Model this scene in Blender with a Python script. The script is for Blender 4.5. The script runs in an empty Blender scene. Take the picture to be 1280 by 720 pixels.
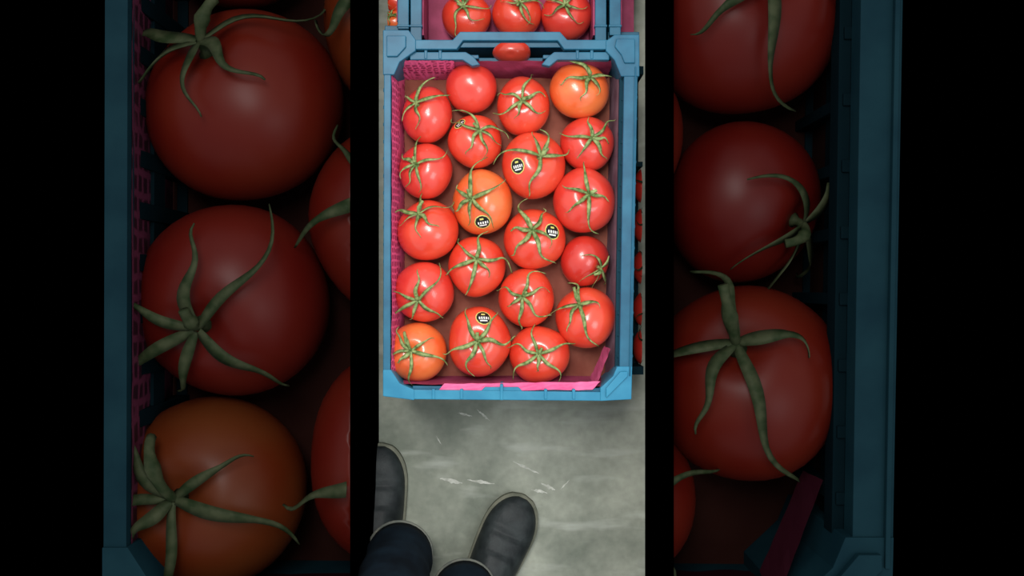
import bpy, bmesh, math, random
from mathutils import Vector, Matrix
random.seed(7)
scene = bpy.context.scene
try:
    scene.view_settings.view_transform = 'Standard'
    scene.view_settings.look = 'None'
except Exception: pass

H = 1.85; D = 1.6; S = 0.0013; Z0 = 0.25
def P(px, py, z):
    f = S*(H-z)/D
    return Vector(((px-640)*f, (360-py)*f, z))
K = 3.16
ZF = 0.205            # tray floor of the centre crate
def Mc(px, py, z): return P(px, py, z)
def Ms(px, py, z):    # enlarged crate copies for the side bays, standing on the floor
    zz = max(0.003, (z-ZF)*K+0.012)
    return P(640+(px-640)*K, 360+(py-360)*K, zz)

def lin(c):
    c = c/255.0
    return c/12.92 if c <= 0.04045 else ((c+0.055)/1.055)**2.4
def L(rgb, f=1.0): return tuple(lin(v)*f for v in rgb)+(1.0,)

# ---------------------------------------------------------------- materials
def base_mat(name, rough=0.5, spec=0.5):
    m = bpy.data.materials.new(name); m.use_nodes = True
    b = m.node_tree.nodes['Principled BSDF']
    b.inputs['Roughness'].default_value = rough
    b.inputs['Specular IOR Level'].default_value = spec
    return m, m.node_tree, b
def mottled(name, c1, c2, scale=30, rough=0.5, spec=0.5, f=1.0, bump=0.0, detail=4, lo=0.35, hi=0.65, coat=0, bscale=None):
    m, nt, b = base_mat(name, rough, spec)
    tc = nt.nodes.new('ShaderNodeTexCoord'); n = nt.nodes.new('ShaderNodeTexNoise')
    n.inputs['Scale'].default_value = scale; n.inputs['Detail'].default_value = detail
    r = nt.nodes.new('ShaderNodeValToRGB')
    r.color_ramp.elements[0].position = lo; r.color_ramp.elements[1].position = hi
    r.color_ramp.elements[0].color = L(c1, f); r.color_ramp.elements[1].color = L(c2, f)
    nt.links.new(tc.outputs['Object'], n.inputs['Vector'])
    nt.links.new(n.outputs['Fac'], r.inputs['Fac']); nt.links.new(r.outputs['Color'], b.inputs['Base Color'])
    if coat: b.inputs['Coat Weight'].default_value = coat; b.inputs['Coat Roughness'].default_value = 0.16
    if bump:
        n2 = nt.nodes.new('ShaderNodeTexNoise'); n2.inputs['Scale'].default_value = bscale or scale*3
        nt.links.new(tc.outputs['Object'], n2.inputs['Vector'])
        bp = nt.nodes.new('ShaderNodeBump'); bp.inputs['Strength'].default_value = bump; bp.inputs['Distance'].default_value = 0.002
        nt.links.new(n2.outputs['Fac'], bp.inputs['Height']); nt.links.new(bp.outputs['Normal'], b.inputs['Normal'])
    return m
def net_mat(name, c1, c2, scale, f=1.0):
    m, nt, b = base_mat(name, 0.5, 0.3)
    tc = nt.nodes.new('ShaderNodeTexCoord'); v = nt.nodes.new('ShaderNodeTexVoronoi')
    v.feature = 'DISTANCE_TO_EDGE'; v.inputs['Scale'].default_value = scale; v.inputs['Randomness'].default_value = 0.35
    r = nt.nodes.new('ShaderNodeValToRGB')
    r.color_ramp.elements[0].position = 0.12; r.color_ramp.elements[1].position = 0.22
    r.color_ramp.elements[0].color = L(c1, f); r.color_ramp.elements[1].color = L(c2, f)
    nt.links.new(tc.outputs['Object'], v.inputs['Vector'])
    nt.links.new(v.outputs['Distance'], r.inputs['Fac']); nt.links.new(r.outputs['Color'], b.inputs['Base Color'])
    return m

DIM = 0.07  # painted dimness: side bays use darkened colours under the same lights
def tomato_mats(tag, f, sp, rough, coat):
    out = []
    pal = [((214,54,34),(230,80,52)), ((208,50,38),(226,72,54)), ((222,90,38),(234,122,62)), ((190,38,30),(208,58,42))]
    for i,(a,b) in enumerate(pal):
        out.append(mottled('tomato_skin_%s_%d'%(tag,i), a, b, 16 if f==1 else 5, rough, sp, f, coat=coat))
    return out
T_MAIN = tomato_mats('ripe', 1.0, 0.5, .34, .7)
T_DIM = tomato_mats('dimmed', DIM, 0.10, .4, 0)  # same skins, dimmed through their colour
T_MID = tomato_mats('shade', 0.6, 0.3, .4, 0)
G_MAIN = mottled('calyx_green', (74,100,46), (150,164,104), 130, 0.55, 0.3)
G_DIM = mottled('calyx_green_dimmed', (86,110,68), (142,152,110), 40, 0.6, 0.05, 0.10)  # calyx green with low light put into the colour
ST_B = mottled('sticker_black', (14,14,16), (22,22,22), 50, 0.35, 0.4)
ST_W = mottled('sticker_white', (225,225,215), (240,240,235), 50, 0.4, 0.3)
ST_Y = mottled('sticker_edge', (190,190,90), (215,205,120), 50, 0.4, 0.3)
C_MAIN = mottled('crate_blue_plastic', (20,80,106), (32,98,124), 25, 0.42, 0.3, 1, 0.05)
C_LITE = mottled('crate_cyan_plastic', (34,116,148), (48,130,160), 25, 0.42, 0.3)
C_DIM = mottled('crate_blue_dimmed', (44,104,124), (58,122,140), 10, 0.7, 0.04, 0.085)  # dimmed copy of the crate blue, darkness in the colour
C_DIM2 = mottled('crate_blue_dimmest', (44,100,118), (54,112,130), 10, 0.8, 0.02, 0.035)  # crate blue dimmed further in colour for inner rails and posts
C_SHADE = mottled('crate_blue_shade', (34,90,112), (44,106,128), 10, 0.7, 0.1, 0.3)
LN_MAIN = net_mat('liner_net_pink', (228,100,150), (150,52,92), 95)
LN_DIM = net_mat('liner_net_dimmed', (210,90,140), (100,40,70), 30, 0.11)  # net liner copy, dimness painted in
PK_MAIN = mottled('liner_pink', (214,78,130), (232,106,154), 25, 0.5, 0.3)
PK_DIM = mottled('liner_pink_dimmed', (190,70,110), (200,80,120), 10, 0.6, 0.05, 0.025)  # pink liner copy, dimness painted in
TR_MAIN = mottled('tray_cardboard', (122,66,54), (152,92,76), 20, 0.8, 0.1)
MV_MAIN = mottled('liner_mauve', (104,76,88), (130,104,116), 25, 0.8, 0.1)
TR_DIM = mottled('tray_cardboard_dimmed', (110,60,50), (130,75,65), 8, 0.9, 0.03, 0.06)  # cardboard copy, dimness painted in
BLACK = mottled('matte_black', (0,0,0), (0,0,0), 10, 1.0, 0.0)

# ---------------------------------------------------------------- mesh builder
class MB:
    def __init__(s): s.v=[]; s.f=[]; s.m=[]
    def add(s, vs, fs, mi=0):
        o=len(s.v); s.v += [Vector(v) for v in vs]
        for f in fs: s.f.append([i+o for i in f]); s.m.append(mi)
    def prism(s, M, pts, zref, zlo, zhi, mi=0):
        top=[M(x,y,zref) for x,y in pts]
        a=M(0,0,zlo).z; b=M(0,0,zhi).z
        n=len(pts)
        vs=[Vector((p.x,p.y,a)) for p in top]+[Vector((p.x,p.y,b)) for p in top]
        fs=[list(range(n))[::-1], list(range(n,2*n))]
        for i in range(n):
            j=(i+1)%n; fs.append([i,j,n+j,n+i])
        s.add(vs,fs,mi)
    def box(s, M, x0,y0,x1,y1, zref,zlo,zhi,mi=0):
        s.prism(M,[(x0,y1),(x1,y1),(x1,y0),(x0,y0)],zref,zlo,zhi,mi)
    def tube(s, pts, rad, seg=8, mi=0, flat=1.0, cap=True):
        n=len(pts)
        up=Vector((0.12,0.2,1)).normalized()
        o=len(s.v)
        for i,p in enumerate(pts):
            d=(pts[min(i+1,n-1)]-pts[max(i-1,0)])
            d = d.normalized() if d.length>1e-9 else Vector((0,0,1))
            a=d.cross(up)
            if a.length<1e-3: a=d.cross(Vector((1,0,0)))
            a.normalize(); b=a.cross(d).normalized()
            r=rad[i]
            for k in range(seg):
                t=2*math.pi*k/seg
                s.v.append(p+a*math.cos(t)*r+b*math.sin(t)*r*flat)
        for i in range(n-1):
            for k in range(seg):
                k2=(k+1)%seg
                s.f.append([o+i*seg+k,o+i*seg+k2,o+(i+1)*seg+k2,o+(i+1)*seg+k]); s.m.append(mi)
        if cap:
            s.f.append([o+k for k in range(seg)][::-1]); s.m.append(mi)
            s.f.append([o+(n-1)*seg+k for k in range(seg)]); s.m.append(mi)
    def make(s, name, mats, smooth=True, cuts=(), parent=None, bevel=0, origin=None):
        if origin is None:
            xs=[v.x for v in s.v]; ys=[v.y for v in s.v]; zs=[v.z for v in s.v]
            origin=Vector(((min(xs)+max(xs))/2,(min(ys)+max(ys))/2,min(zs)))
        bm=bmesh.new()
        vs=[bm.verts.new(v) for v in s.v]
        for f,mi in zip(s.f,s.m):
            try: fc=bm.faces.new([vs[i] for i in f])
            except ValueError: continue
            fc.material_index=mi; fc.smooth=smooth
        bmesh.ops.recalc_face_normals(bm, faces=bm.faces[:])
        for co,no in cuts:
            g=bm.verts[:]+bm.edges[:]+bm.faces[:]
            r=bmesh.ops.bisect_plane(bm, geom=g, dist=1e-6, plane_co=co, plane_no=no, clear_outer=True)
            ed=[e for e in r['geom_cut'] if isinstance(e,bmesh.types.BMEdge)]
            try: bmesh.ops.holes_fill(bm, edges=ed, sides=0)
            except Exception: pass
        if not bm.verts: bm.free(); return None
        bmesh.ops.translate(bm, verts=bm.verts[:], vec=-origin)
        me=bpy.data.meshes.new(name); bm.to_mesh(me); bm.free()
        for m in mats: me.materials.append(m)
        ob=bpy.data.objects.new(name, me); scene.collection.objects.link(ob)
        ob.location=origin
        if parent: ob.parent=parent
        if bevel:
            bv=ob.modifiers.new('bevel','BEVEL'); bv.width=bevel; bv.segments=2; bv.limit_method='ANGLE'
        return ob

# ---------------------------------------------------------------- tomato
def surf(th, ph, ribs, seed):
    r=1+ribs*math.cos(5*ph+seed)*math.sin(th)**2*0.6+ribs*math.cos(3*ph+seed*2)*math.sin(th)
    dim=0.17*math.exp(-(th/0.26)**2)
    rad=math.sin(th)*r
    z=0.9*math.cos(th)
    z = z-dim
    if th>math.pi/2: z+=0.05*math.exp(-((math.pi-th)/0.2)**2)
    return Vector((rad*math.cos(ph),rad*math.sin(ph),z))
def tomato(M, px,py,rx,ry, cx=None,cy=None, var=0, sticker=None, mats=None, green=None, cuts=(), floor=ZF, seed=0, zadd=0.0, flip=False, sep=None, stem=None):
    """sep: list of (angle in degrees, length, curl, bend); stem: (angle, length, bend)"""
    rnd=random.Random(seed*13+5)
    r_guess=(rx+ry)/2
    rw=r_guess*S*(H-0.25)/D
    zc=floor+0.93*rw+zadd
    c=M(px,py,zc)
    ex=(M(px+rx,py,zc)-c).x; ey=(M(px,py-ry,zc)-c).y; ez=(ex+ey)/2
    if flip: n=Vector((0.1,0.45,-1)).normalized()
    else:
        dx=(cx-px)/rx; dy=-(cy-py)/ry
        d=math.hypot(dx,dy)
        if d>0.85: dx*=0.85/d; dy*=0.85/d
        n=Vector((dx,dy,math.sqrt(1-dx*dx-dy*dy)))
    R=Vector((0,0,1)).rotation_difference(n).to_matrix()
    ribs=rnd.uniform(0.008,0.022)
    sd=rnd.uniform(0,6)
    def W(v):
        w=R@v
        return c+Vector((w.x*ex,w.y*ey,w.z*ez))
    b=MB()
    NT,NP=32,44
    vs=[W(surf(0.0,0,ribs,sd))]
    for i in range(1,NT):
        for j in range(NP):
            vs.append(W(surf(math.pi*(i/NT)**1.0,2*math.pi*j/NP,ribs,sd)))
    vs.append(W(surf(math.pi,0,ribs,sd)))
    fs=[[0,1+j,1+(j+1)%NP] for j in range(NP)]
    for i in range(NT-2):
        for j in range(NP):
            a=1+i*NP+j; a2=1+i*NP+(j+1)%NP
            fs.append([a,a+NP,a2+NP,a2])
    l=len(vs)-1
    fs+=[[l,1+(NT-2)*NP+(j+1)%NP,1+(NT-2)*NP+j] for j in range(NP)]
    b.add(vs,fs,0)
    if not flip:
        if not sep:
            ns=rnd.choice([5,6,6])
            off=rnd.uniform(0,360)
            sep=[(off+q*360/ns+rnd.uniform(-16,16),rnd.uniform(.75,1.25),rnd.choice([.04,.12,.3,.42]),rnd.uniform(-.7,.7)) for q in range(ns)]
        for (ang,Ln,curl,bend) in sep:
            ph0=math.radians(ang)
            wave=rnd.uniform(-.14,.14); wl=rnd.uniform(.75,1.1)
            N=18; o=len(b.v); tw0=rnd.uniform(-1.0,1.0); hook=rnd.choice([0,0,.5,.9])
            def sp(th,ph,l):
                v=surf(th,ph,ribs,sd)
                return v+v.normalized()*l+Vector((0,0,0.13*math.exp(-(th/.25)**2)))
            for i in range(N):
                t=i/(N-1)
                hk=hook*max(0,t-.7)**2*3
                th=0.03+t*Ln*(1-.12*curl*t*t)-hk*.3; ph=ph0+bend*t*t+wave*math.sin(t*8)+hk*.8*(1 if bend>0 else -1)
                lift=0.03+0.09*math.sin(t*math.pi)+curl*t**2.2
                p=sp(th,ph,lift)
                q2=sp(th+0.02,ph+bend*0.02,lift)
                d=(q2-p).normalized(); nn=p.normalized(); sdv=d.cross(nn).normalized()
                w=wl*(0.064*(1-t)**0.7*(0.5+0.7*math.sin(min(1,t*1.7)*math.pi*.9))+0.010)
                tw=tw0*t+bend*t*1.6
                s2=sdv*math.cos(tw)+nn*math.sin(tw)
                b.v += [W(p-s2*w+nn*w*.45), W(p+nn*-0.012), W(p+s2*w+nn*w*.45), W(p+nn*0.018)]
            for i in range(N-1):
                for kk in range(4):
                    k2=(kk+1)%4
                    b.f.append([o+i*4+kk,o+i*4+k2,o+i*4+4+k2,o+i*4+4+kk]); b.m.append(1)
            b.f.append([o+(N-1)*4+kk for kk in range(4)]); b.m.append(1)
        # peduncle with a knuckle
        sa,ln,sb = stem or (rnd.uniform(0,360),rnd.uniform(.25,.5),1.0)
        a=math.radians(sa)
        pts=[];rad=[]; p=Vector((0,0,.74)); el=math.pi/2; NS=14
        for i in range(NS):
            t=i/(NS-1)
            pts.append(W(p))
            rad.append(ez*(0.052+0.028*math.exp(-((t-.6)/.1)**2)+(0.05 if i==0 else 0)))
            el2=el-sb*1.5*t
            p=p+Vector((math.cos(a)*math.cos(el2),math.sin(a)*math.cos(el2),math.sin(el2)))*(ln*1.25/NS)
        b.tube(pts,rad,8,1)
    if sticker:
        sx,sy,sr,ang=sticker
        dx=(sx-px)/rx; dy=-(sy-py)/ry; d2=min(.9,dx*dx+dy*dy)
        w=Vector((dx,dy,math.sqrt(1-d2)))
        lv=(R.inverted()@w)
        ccl=lv.normalized()
        ux=R.inverted()@Vector((math.cos(ang),math.sin(ang),0)); ux=(ux-ccl*ux.dot(ccl)).normalized(); uy=ccl.cross(ux)
        N=34; rr=sr/r_guess
        def sv(u,v):
            q=(ccl+ux*u*rr+uy*v*rr); q.normalize()
            th=math.acos(max(-1,min(1,q.z))); ph=math.atan2(q.y,q.x)
            s_=surf(th,ph,ribs,sd); return W(s_*1.012)
        o=len(b.v)
        for i in range(N+1):
            for j in range(N+1):
                b.v.append(sv(-1+2*i/N,-1+2*j/N))
        for i in range(N):
            for j in range(N):
                u=-1+2*(i+.5)/N; v=-1+2*(j+.5)/N
                rr_=math.hypot(u,v)
                if rr_>1: continue
                mi=2
                if rr_>.88: mi=4
                elif -.25<v<.12 and abs(u)<.68 and (int((u+1)*10)%3!=0): mi=3
                elif -.52<v<-.38 and abs(u)<.45: mi=3
                elif .35<v<.6 and abs(u)<.25: mi=4
                b.f.append([o+i*(N+1)+j,o+(i+1)*(N+1)+j,o+(i+1)*(N+1)+j+1,o+i*(N+1)+j+1]); b.m.append(mi)
    mt=(mats or T_MAIN)[var]
    return b.make('tomato',[mt,green or G_MAIN,ST_B,ST_W,ST_Y],True,cuts,origin=c)

TOM=[ # px,py,rx,ry,cx,cy,var,sticker,sepals,stem
(589,110,32,32,None,None,1,None,None,None),
(534,144,32,36,521,132,1,None,[(5,1.3,.25,.3),(75,1.0,.35,-.3),(150,.7,.1,0),(215,.7,.2,.2),(290,.9,.1,-.3)],(60,.4,1)),
(654,133,33,37,652,131,0,None,[(80,1.2,.1,-.3),(20,.9,.1,0),(-40,.9,.15,.2),(215,1.15,.25,-.3),(150,.9,.2,.3),(250,.6,.1,0)],(20,.35,1)),
(724,113,38,36,737,101,2,None,[(120,1.0,.35,.6),(195,1.1,.1,0),(240,.9,.1,.2),(300,.7,.05,0),(10,.7,.2,0)],(120,.4,1)),
(594,177,34,34,601,166,0,(576,157,8,0.5),[(110,1.1,.4,.5),(170,1.2,.2,-.3),(20,1.0,.35,-.5),(-30,1.0,.1,0),(235,1.0,.1,.2),(285,1.1,.1,0)],(150,.45,1)),
(734,180,34,34,738,176,1,None,[(35,1.1,.35,.2),(100,.8,.1,0),(180,1.15,.2,-.2),(235,.9,.1,0),(-55,.95,.1,0),(-10,.6,.1,0)],(90,.35,1)),
(532,214,34,35,521,208,1,None,[(95,1.3,.4,-.3),(10,1.25,.2,.2),(150,.7,.1,0),(200,.7,.2,.2),(290,1.0,.1,-.2),(245,.9,.1,0)],(100,.35,1)),
(667,207,40,42,676,199,0,(647,211,10,0.2),[(165,1.5,.3,.2),(60,.8,.2,.3),(0,.9,.25,.2),(255,1.2,.15,-.1),(110,.8,.1,0)],(45,.4,1)),
(603,253,38,41,589,251,2,(603,280,10.5,0.3),[(95,1.25,.4,-.3),(15,1.2,.2,.3),(210,.8,.1,0),(265,.8,.1,0),(-40,1.1,.15,-.2),(150,.7,.1,0)],(100,.4,1)),
(730,251,39,41,734,245,1,None,[(105,1.0,.2,-.2),(165,.9,.1,0),(220,.9,.1,0),(265,1.3,.2,.3),(-15,.6,.1,0)],(20,.35,1)),
(535,288,39,39,524,267,0,None,[(15,1.4,.3,.4),(80,.8,.3,.2),(170,.9,.35,.1),(215,.7,.1,0),(275,.8,.1,0),(-40,.8,.1,0)],(60,.5,1.2)),
(668,299,39,38,664,288,0,(689,290,10.5,0.0),[(120,1.25,.35,-.2),(45,.8,.2,.3),(-20,.8,.15,-.3),(-70,1.3,.2,.2),(240,1.0,.2,-.2),(180,.7,.1,0)],(110,.5,1)),
(596,333,36,38,597,324,0,None,[(0,1.4,.25,-.1),(80,.9,.35,0),(150,.9,.2,-.3),(200,1.2,.2,0),(260,1.3,.1,-.2),(-45,.7,.1,0)],(80,.35,1)),
(731,326,32,32,752,337,3,None,[(120,1.0,.15,.5),(190,1.0,.1,.5),(240,.9,.15,.4),(300,1.2,.3,.2),(60,.6,.1,0)],(200,.6,1.6)),
(530,365,38,38,525,376,1,None,[(45,1.3,.3,.1),(95,.9,.2,-.2),(205,1.1,.4,.2),(-40,1.0,.15,0),(250,.8,.1,0),(160,.8,.2,0)],(100,.35,1)),
(658,372,35,37,652,370,0,None,[(70,1.1,.2,-.2),(20,1.0,.1,0),(-50,1.1,.25,.2),(265,1.2,.15,0),(160,.9,.2,0),(215,.6,.1,0)],(40,.35,1)),
(732,397,38,39,721,378,0,None,[(190,1.1,.3,0),(0,.7,.1,0),(95,.8,.3,.2),(-75,1.6,.1,.1),(235,.9,.1,.2)],(100,.7,.6)),
(521,440,38,37,517,436,2,None,[(185,1.0,.15,.1),(-15,1.2,.3,0),(268,1.5,.2,0),(35,.8,.15,0),(140,.8,.3,-.3),(225,.6,.1,0)],(110,.8,1.8)),
(599,427,39,44,598,424,0,(605,396,10.5,0.2),[(125,.9,.25,-.2),(45,1.0,.2,.2),(0,1.1,.3,0),(-60,.9,.1,0),(200,1.1,.3,0),(245,1.0,.15,.1)],(90,.35,1)),
(674,443,38,36,672,440,0,None,[(20,1.2,.3,0),(160,1.0,.2,0),(110,1.0,.2,-.2),(215,1.2,.3,.1),(-45,1.2,.3,0),(270,.6,.05,0)],(60,.35,1)),
]
for i,(px,py,rx,ry,cx,cy,var,stk,sep,stem) in enumerate(TOM):
    tomato(Mc,px,py,rx,ry,cx,cy,var,stk,seed=i+1,flip=cx is None,sep=sep,stem=stem)

# ---------------------------------------------------------------- crate
def crate(M, name, mats, cuts=(), bevel=0.0012):
    b=MB(); zr=0.303; zt=0.305; zb=0.186
    # left wall: flange, rails and posts
    b.prism(M,[(479,470),(488,470),(489,84),(480,84)],zr,0.296,zt)
    for z1,z2 in ((.245,.262),(zb,.208)): b.prism(M,[(481,474),(486,474),(487,84),(482,84)],zr,z1,z2,2)
    y=88
    while y<470:
        b.box(M,480.5,y,487,y+7,zr,zb,.297,2); b.box(M,478.6,y,481,y+5,zr,.27,.300); y+=21.5
    # right wall
    b.prism(M,[(774,470),(790,470),(797,84),(780,84)],zr,0.292,zt)
    b.prism(M,[(786,470),(788,470),(795,84),(793,84)],zr,0.30,0.3085)
    b.prism(M,[(770,470),(775,470),(781,84),(776,84)],zr,0.276,0.289,2)
    for z1,z2 in ((.245,.262),(zb,.208)): b.prism(M,[(776,470),(781,470),(787,84),(782,84)],zr,z1,z2,2)
    y=92
    while y<470:
        xo=797-(y-84)*7/386
        b.box(M,xo-19,y,xo-3,y+5,zr,zb,.291,2); b.box(M,xo-2,y,xo+.8,y+4,zr,.26,.302); y+=27
    # top wall with handle
    b.prism(M,[(512,62),(571,62),(579,51),(697,51),(705,62),(762,62),(762,50),(709,50),(700,40),(575,40),(566,50),(512,50)],zr,.288,zt)
    b.prism(M,[(512,74),(578,74),(590,82),(600,80),(592,70),(582,64),(512,64)],zr,.284,.299)
    b.prism(M,[(762,74),(697,74),(687,82),(677,80),(685,70),(693,64),(762,64)],zr,.284,.299)
    b.box(M,512,50,566,72,zr,.276,.287)
    b.box(M,709,50,762,72,zr,.276,.287)
    b.box(M,512,66,598,71,zr,zb,.290); b.box(M,679,66,762,71,zr,zb,.290)
    b.box(M,598,66,679,71,zr,zb,.245)
    for x in (530,548,720,738): b.box(M,x,50,x+4,73,zr,.26,.3)
    # bottom wall
    b.prism(M,[(515,499),(755,501),(755,490),(515,487)],zr,.292,zt,1)
    b.prism(M,[(515,488),(755,491),(755,486),(515,483)],zr,.282,.295)
    b.prism(M,[(515,495),(755,497),(755,491),(515,489)],zr,zb,.294)
    for x in (540,575,680,715): b.box(M,x,486,x+4,499,zr,.26,.3065,1)
    b.prism(M,[(600,490),(606,484),(648,484),(654,490)],zr,.285,.302,1)
    b.box(M,625,480,629,500,zr,.26,.3065,1)
    # corners
    b.prism(M,[(479,94),(493,94),(500,78),(520,64),(520,50),(511,38),(479,38)],zr,zb,.3065)
    b.prism(M,[(484,72),(497,72),(508,60),(508,46),(484,46)],zr,.3,.311)
    b.prism(M,[(776,96),(799,96),(799,44),(768,44),(757,52),(757,64),(768,76)],zr,zb,.3065)
    b.prism(M,[(780,80),(793,80),(793,50),(770,50),(768,60),(776,70)],zr,.3,.311)
    b.prism(M,[(479,495),(518,500),(518,487),(500,479),(489,462),(479,462)],zr,zb,.3065,1)
    b.prism(M,[(750,501),(789,499),(790,458),(771,458),(766,470),(750,485)],zr,zb,.3065,1)
    b.prism(M,[(757,497),(784,470),(784,464),(775,464),(757,485)],zr,.3,.311,1)
    b.box(M,484,70,790,496,zr,zb,.2,2)
    return b.make(name,mats,False,cuts,bevel=bevel)
main_crate=crate(Mc,'plastic_produce_crate',[C_MAIN,C_LITE,C_SHADE])

def liner(M, mats, cuts=()):
    b=MB()
    def sheet(p1,z1,p2,z2,p3,z3,p4,z4,mi,nu=24,nv=4,am=0.0008):
        a,b2,c,d=M(*p1,z1),M(*p2,z2),M(*p3,z3),M(*p4,z4)
        rnd=random.Random(3); o=len(b.v)
        for i in range(nu+1):
            for j in range(nv+1):
                u=i/nu;v=j/nv
                p=(a*(1-u)+b2*u)*(1-v)+(d*(1-u)+c*u)*v
                p+=Vector((rnd.uniform(-am,am),rnd.uniform(-am,am),rnd.uniform(-am,am)))
                b.v.append(p)
        for i in range(nu):
            for j in range(nv):
                q=o+i*(nv+1)+j
                b.f.append([q,q+nv+1,q+nv+2,q+1]); b.m.append(mi)
    sheet((490,82),.300,(489.5,476),.300,(506,470),.207,(506,92),.207,0)
    sheet((490,75),.296,(568,76),.294,(568,100),.207,(506,100),.207,0)
    sheet((568,76),.290,(768,76),.286,(758,98),.207,(568,98),.207,1)
    sheet((774,86),.278,(769,474),.278,(756,466),.207,(762,96),.207,4)
    sheet((496,480),.292,(764,483),.292,(752,470),.207,(500,470),.207,1)
    sheet((548,488),.299,(740,487.5),.299,(750,477),.294,(556,480),.294,3,24,3)
    sheet((744,486),.292,(763,436),.275,(755,432),.258,(738,472),.270,1,10,3)
    sheet((500,92),.2065,(500,474),.2065,(762,474),.2065,(762,92),.2065,2,8,8,0.0)
    return b.make('paper_liner',mats,False,cuts)
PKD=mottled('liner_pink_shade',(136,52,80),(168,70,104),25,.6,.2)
liner(Mc,[LN_MAIN,PKD,TR_MAIN,PK_MAIN,MV_MAIN])

# lower crate of the stack
b=MB()
for (x0,y0,x1,y1) in ((480,50,492,498),(776,50,790,498),(492,50,776,64),(492,486,776,498)):
    for z1,z2 in ((0.002,.04),(.075,.10),(.14,.184)): b.box(Mc,x0,y0,x1,y1,.303,z1,z2)
for x in range(482,790,34):
    b.box(Mc,x,51,x+6,63,.303,.01,.17); b.box(Mc,x,487,x+6,497,.303,.01,.17)
for y in range(60,490,34):
    b.box(Mc,481,y,491,y+6,.303,.01,.17); b.box(Mc,777,y,789,y+6,.303,.01,.17)
b.box(Mc,485,55,785,494,.303,.003,.012)
b.make('plastic_produce_crate',[C_MAIN],False,bevel=.0012)

# ---------------------------------------------------------------- enlarged, colour-dimmed crate copies, left and right bays
XB=0.2535
XO=P(128,0,.31).x
cutL=[((-XB,0,0),(1,0,0)),((XO-.006,0,0),(-1,0,0))]; cutR=[((XB,0,0),(-1,0,0))]
for side,cuts in (('l',cutL),('r',cutR)):
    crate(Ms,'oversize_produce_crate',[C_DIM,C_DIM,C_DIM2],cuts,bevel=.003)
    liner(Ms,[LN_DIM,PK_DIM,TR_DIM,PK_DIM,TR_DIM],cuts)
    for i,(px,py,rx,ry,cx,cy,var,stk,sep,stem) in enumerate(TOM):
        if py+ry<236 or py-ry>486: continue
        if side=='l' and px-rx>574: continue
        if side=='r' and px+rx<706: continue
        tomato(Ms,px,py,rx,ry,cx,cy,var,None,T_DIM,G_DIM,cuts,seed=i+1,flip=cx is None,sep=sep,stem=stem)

# black boards added to make the dark bars and hide cut ends
for sx in (-1,1):
    b=MB(); x0=sx*.2502; x1=sx*.2532
    a,c=min(x0,x1),max(x0,x1)
    vs=[(a,-.75,0),(c,-.75,0),(c,.75,0),(a,.75,0),(a,-.75,.31),(c,-.75,.31),(c,.75,.31),(a,.75,.31)]
    b.add(vs,[[3,2,1,0],[4,5,6,7],[0,1,5,4],[1,2,6,5],[2,3,7,6],[3,0,4,7]])
    b.make('black_bar_board',[BLACK],False,bevel=.0005)

# ---------------------------------------------------------------- crates behind (top of frame)
XC=P(802,0,.2).x
cc=[((-XC,0,0),(-1,0,0)),((XC,0,0),(1,0,0))]
def small_crate(x0,x1,ybot,ytop,zt,cuts):
    b=MB(); w=14
    b.box(P,x0,ytop,x0+w,ybot,zt,zt-.012,zt); b.box(P,x1-w,ytop,x1,ybot,zt,zt-.012,zt)
    b.box(P,x0+4,ytop,x0+8,ybot,zt,.003,zt-.01); b.box(P,x1-8,ytop,x1-4,ybot,zt,.003,zt-.01)
    b.box(P,x0,ybot-10,x1,ybot,zt,.003,zt-.03); b.box(P,x0,ytop,x1,ytop+10,zt,.003,zt)
    b.box(P,x0+4,ytop,x1-4,ybot,zt,.003,.09)
    for y in range(int(ytop)+5,int(ybot),36):
        b.box(P,x0-1,y,x0+w+1,y+3,zt,zt-.03,zt+.002); b.box(P,x1-w-1,y,x1+1,y+3,zt,zt-.03,zt+.002)
    b.make('plastic_produce_crate',[C_MAIN],False,cuts,bevel=.001)
    l=MB(); l.box(P,x0+w,ytop+12,x1-w,ybot-12,zt,.091,.095)
    l.box(P,x0+w,ytop+12,x0+w+2,ybot-12,zt,.095,zt-.01); l.box(P,x1-w-2,ytop+12,x1-w,ybot-12,zt,.095,zt-.01)
    l.make('paper_liner',[PKD],False,cuts)
small_crate(513,758,54,-190,.20,cc)
small_crate(400,511,36,-190,.20,cc)
small_crate(762,880,44,-190,.20,cc)
for i,(x,y,rx,ry,cx,cy,v) in enumerate([(583,22,31,30,580,14,0),(646,18,31,31,650,10,0),(708,20,32,32,705,13,1),
        (583,-42,31,31,583,-42,0),(646,-44,31,31,646,-46,0),(708,-44,31,31,706,-44,0),
        (493,27,18,14,490,22,2),(496,1,18,14,496,-3,0),(460,10,18,18,460,5,0),(800,-20,16,16,800,-25,3)]):
    tomato(P,x,y,rx,ry,cx,cy,v,None,T_MAIN,G_MAIN,cc,floor=.095,seed=60+i)
tomato(P,640,66,24,15,640,50,0,None,T_MAIN,G_MAIN,(),floor=.16,seed=91,flip=True)

# lower crate to the right of the stack
XR=P(802.5,0,.17).x; XI=.2005
cr=[((XR,0,0),(1,0,0)),((XI,0,0),(-1,0,0))]
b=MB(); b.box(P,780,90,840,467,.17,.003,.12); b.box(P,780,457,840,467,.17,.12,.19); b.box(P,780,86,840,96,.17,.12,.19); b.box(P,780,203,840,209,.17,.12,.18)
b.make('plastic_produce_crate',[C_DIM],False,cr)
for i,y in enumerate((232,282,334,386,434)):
    tomato(P,811,y,20,25,809,y-3,3,None,T_MID,G_DIM,cr,floor=.122,seed=80+i)

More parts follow.
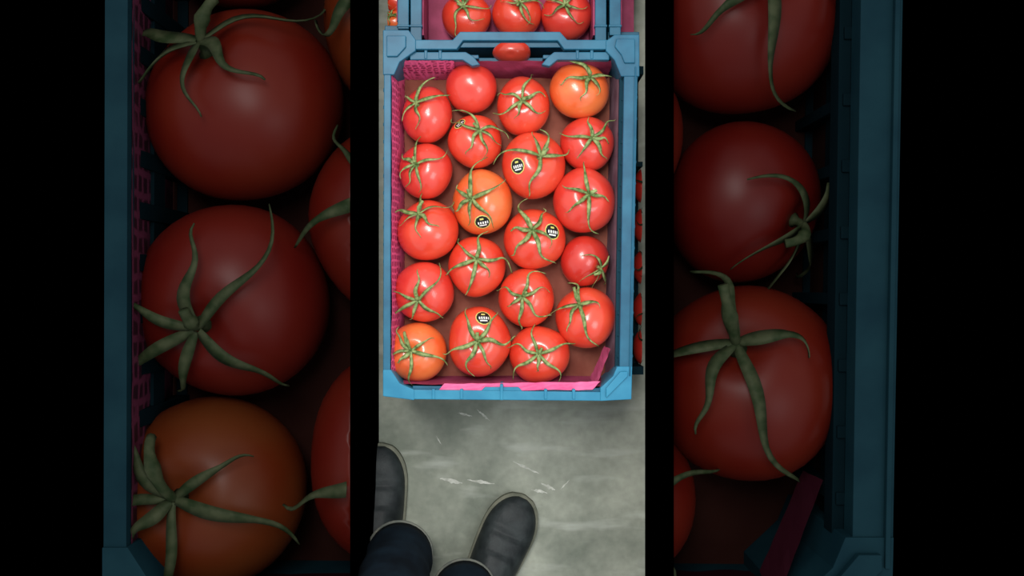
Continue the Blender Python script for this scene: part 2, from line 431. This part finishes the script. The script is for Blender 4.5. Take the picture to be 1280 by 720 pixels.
# ---------------------------------------------------------------- floor
b=MB()
b.add([(-3,-3,-.02),(3,-3,-.02),(3,3,-.02),(-3,3,-.02)],[[0,1,2,3]])
b.make('floor',[BLACK],False)  # black ground added for the empty margins around the bays
m,nt,bs=base_mat('concrete_floor',0.55,0.35)
tc=nt.nodes.new('ShaderNodeTexCoord')
n1=nt.nodes.new('ShaderNodeTexNoise'); n1.inputs['Scale'].default_value=6; n1.inputs['Detail'].default_value=8; n1.inputs['Roughness'].default_value=.6
n2=nt.nodes.new('ShaderNodeTexNoise'); n2.inputs['Scale'].default_value=60; n2.inputs['Detail'].default_value=5
mp=nt.nodes.new('ShaderNodeMapping'); mp.inputs['Scale'].default_value=(5,22,5); mp.inputs['Rotation'].default_value=(0,0,.35)
n3=nt.nodes.new('ShaderNodeTexNoise'); n3.inputs['Scale'].default_value=1.3; n3.inputs['Detail'].default_value=3
r1=nt.nodes.new('ShaderNodeValToRGB'); r1.color_ramp.elements[0].position=.35; r1.color_ramp.elements[1].position=.66
r1.color_ramp.elements[0].color=L((110,116,103)); r1.color_ramp.elements[1].color=L((160,163,148))
r3=nt.nodes.new('ShaderNodeValToRGB'); r3.color_ramp.elements[0].position=.58; r3.color_ramp.elements[1].position=.76
r3.color_ramp.elements[0].color=(0,0,0,1); r3.color_ramp.elements[1].color=(.55,.55,.55,1)
mx=nt.nodes.new('ShaderNodeMixRGB'); mx.blend_type='OVERLAY'; mx.inputs['Fac'].default_value=.25
m2=nt.nodes.new('ShaderNodeMixRGB'); m2.inputs['Color2'].default_value=L((190,193,182))
for n in (n1,n2): nt.links.new(tc.outputs['Object'],n.inputs['Vector'])
nt.links.new(tc.outputs['Object'],mp.inputs['Vector']); nt.links.new(mp.outputs['Vector'],n3.inputs['Vector'])
nt.links.new(n1.outputs['Fac'],r1.inputs['Fac']); nt.links.new(r1.outputs['Color'],mx.inputs['Color1']); nt.links.new(n2.outputs['Fac'],mx.inputs['Color2'])
nt.links.new(n3.outputs['Fac'],r3.inputs['Fac']); nt.links.new(r3.outputs['Color'],m2.inputs['Fac']); nt.links.new(mx.outputs['Color'],m2.inputs['Color1'])
nt.links.new(m2.outputs['Color'],bs.inputs['Base Color'])
b=MB(); b.add([(-.25,-1.2,-.019),(.25,-1.2,-.019),(.25,.8,-.019),(-.25,.8,-.019),(-.25,-1.2,0),(.25,-1.2,0),(.25,.8,0),(-.25,.8,0)],
    [[3,2,1,0],[4,5,6,7],[0,1,5,4],[1,2,6,5],[2,3,7,6],[3,0,4,7]])
b.make('floor_concrete',[m],False)
# paint scuffs
SC=mottled('scuff_paint',(160,162,150),(204,204,194),90,.7,.2)
b=MB(); rs=random.Random(4)
for (x0,y0,x1,y1,w) in ((641,577,674,592,2),(550,598,578,604,3),(584,600,618,605,2.4),(676,604,694,612,3),(596,512,612,526,2.4),(700,612,712,600,1.5),(572,516,590,520,1.5),(664,612,684,616,2),(545,545,552,556,1.4)):
    pts=[]; n=10
    for i in range(n+1):
        t=i/n; ww=w*math.sin(math.pi*min(max(t,.06),.94))*rs.uniform(.4,1.1)
        pts.append((x0+(x1-x0)*t,y0+(y1-y0)*t+rs.uniform(-.5,.5),ww))
    o=len(b.v)
    for x,y,ww in pts: b.v += [P(x,y-ww,.0004),P(x,y+ww,.0004)]
    for i in range(n): b.f.append([o+2*i,o+2*i+1,o+2*i+3,o+2*i+2]); b.m.append(0)
b.make('paint_scuff_marks',[SC],False)

# ---------------------------------------------------------------- person: shoes and trousers
person=bpy.data.objects.new('standing_person',None); scene.collection.objects.link(person)
SH=mottled('shoe_leather',(26,31,32),(44,50,50),40,.55,.3,1,.3)
SO=mottled('shoe_sole',(104,106,92),(128,128,112),40,.7,.2)
TRO=mottled('trouser_navy',(8,15,22),(19,32,42),20,.85,.12,1,.3)
HEM=mottled('trouser_hem',(96,100,94),(120,120,110),60,.8,.1)
def shoe(toe_px, ang, nm, cuts):
    b=MB(); Lg=.285
    toe=P(*toe_px,0.02); d=Vector((math.sin(ang),math.cos(ang),0)); sd=Vector((d.y,-d.x,0))
    heel=toe-d*Lg
    def wd(t):
        w=.033+.015*math.sin(min(1,max(0,(t-.15)/.62))*math.pi/2)
        if t>.74: w*=math.sqrt(max(0,1-((t-.74)/.26)**2.1))
        if t<.12: w*=math.sqrt(max(0,1-((.12-t)/.12)**2))
        return w
    def ht(t): 
        h=.09-.045*max(0,min(1,(t-.35)/.45))
        if t>.8: h*= (1-.45*((t-.8)/.2)**2)
        return h
    N=60;Q=18
    o=len(b.v)
    for i in range(N+1):
        t=.004+.992*i/N; w=wd(t); h=ht(t); c=heel+d*Lg*t
        for q in range(Q+1):
            a=math.pi*q/Q; cx=math.cos(a); sz=math.sin(a)
            x=w*math.copysign(abs(cx)**.75,cx); z=.016+(h-.016)*sz**.8
            if 0.735<t<.765: z-=.0025
            if t<.62 and abs(cx)<.45: z+=.004      # tongue / lacing panel
            b.v.append(Vector((c.x,c.y,0))+sd*x+Vector((0,0,z)))
    for i in range(N):
        for q in range(Q):
            k=o+i*(Q+1)+q; b.f.append([k,k+1,k+Q+2,k+Q+1]); b.m.append(0)
    b.f.append([o+q for q in range(Q+1)]); b.m.append(0)
    b.f.append([o+N*(Q+1)+q for q in range(Q+1)][::-1]); b.m.append(0)
    out=[]
    for i in range(N+1):
        t=i/N; out.append((t,wd(t)+.0035))
    ring=[heel+d*(Lg*t*1.012)+sd*w for t,w in out]+[heel+d*(Lg*t*1.012)-sd*w for t,w in out[::-1]]
    n=len(ring); vs=[Vector((p.x,p.y,.001)) for p in ring]+[Vector((p.x,p.y,.019)) for p in ring]
    b.add(vs,[list(range(n))[::-1],list(range(n,2*n))]+[[i,(i+1)%n,n+(i+1)%n,n+i] for i in range(n)],1)
    return b.make(nm,[SH,SO],True,cuts,parent=person)
wallcut=[((-.2495,0,0),(-1,0,0))]
shoe((654,622),0.42,'shoe_right',[])
shoe((475,557),0.02,'shoe_left',wallcut)
def leg(cpx, hip, nm, r0, cuts):
    b=MB(); c=P(cpx[0],cpx[1],.11)
    pts=[];rad=[]
    kn=Vector((c.x*.6+hip.x*.4,c.y-.06,.52))
    for i in range(28):
        t=i/27
        p=(c*(1-t)**2+kn*2*t*(1-t)+hip*t*t) if t>0 else c
        pts.append(p); rad.append(r0+.035*t+.003*math.sin(i*2.1)*(1-t))
    b.tube(pts,rad,28,0,1.05)
    hp=[];N=36
    up=(pts[1]-pts[0]).normalized(); a=up.cross(Vector((0,1,0))).normalized(); e=a.cross(up)
    for i in range(N+1):
        t=2*math.pi*i/N; hp.append(pts[0]+a*math.cos(t)*(r0+.001)+e*math.sin(t)*(r0*1.05+.001))
    b.tube(hp,[.0026]*(N+1),6,1,cap=False)
    return b.make(nm,[TRO,HEM],True,cuts,parent=person)
leg((580,738),Vector((-.03,-.78,.92)),'trouser_leg_right',.054,[])
leg((500,692),Vector((-.19,-.78,.92)),'trouser_leg_left',.056,wallcut)
b=MB(); b.tube([Vector((-.11,-.78,z)) for z in (.84,.88,.93,.98,1.02)],[.10,.15,.165,.16,.15],32,0,.75)
b.make('trouser_waist',[TRO],True,parent=person)

# ---------------------------------------------------------------- light
w=bpy.data.worlds.new('world'); scene.world=w; w.use_nodes=True
bg=w.node_tree.nodes['Background']; bg.inputs[0].default_value=(.92,.96,1,1); bg.inputs[1].default_value=.85
def area(name,loc,tgt,size,e,col):
    l=bpy.data.lights.new(name,'AREA'); l.size=size; l.energy=e; l.color=col
    o=bpy.data.objects.new(name,l); scene.collection.objects.link(o); o.location=loc
    o.rotation_euler=(Vector(tgt)-Vector(loc)).to_track_quat('-Z','Y').to_euler()
area('overhead_area',(-.35,.9,2.5),(0,.1,.25),.7,28,(1,.98,.95))  # broad area light for the soft light from above
area('highlight_area',(-.1,.4,2.6),(0,.1,.25),.35,17,(1,.99,.97))  # small area light added to sharpen the tomato highlights
area('side_area',(1.2,-.6,2.3),(0,0,.2),.9,12,(.9,.96,1))  # cool area light from the right

cam=bpy.data.cameras.new('camera'); co=bpy.data.objects.new('camera',cam); scene.collection.objects.link(co)
co.location=(0,0,H); co.rotation_euler=(0,0,0)
cam.sensor_width=36; cam.lens=36*(D/S)/1280; cam.clip_start=.05
scene.camera=co
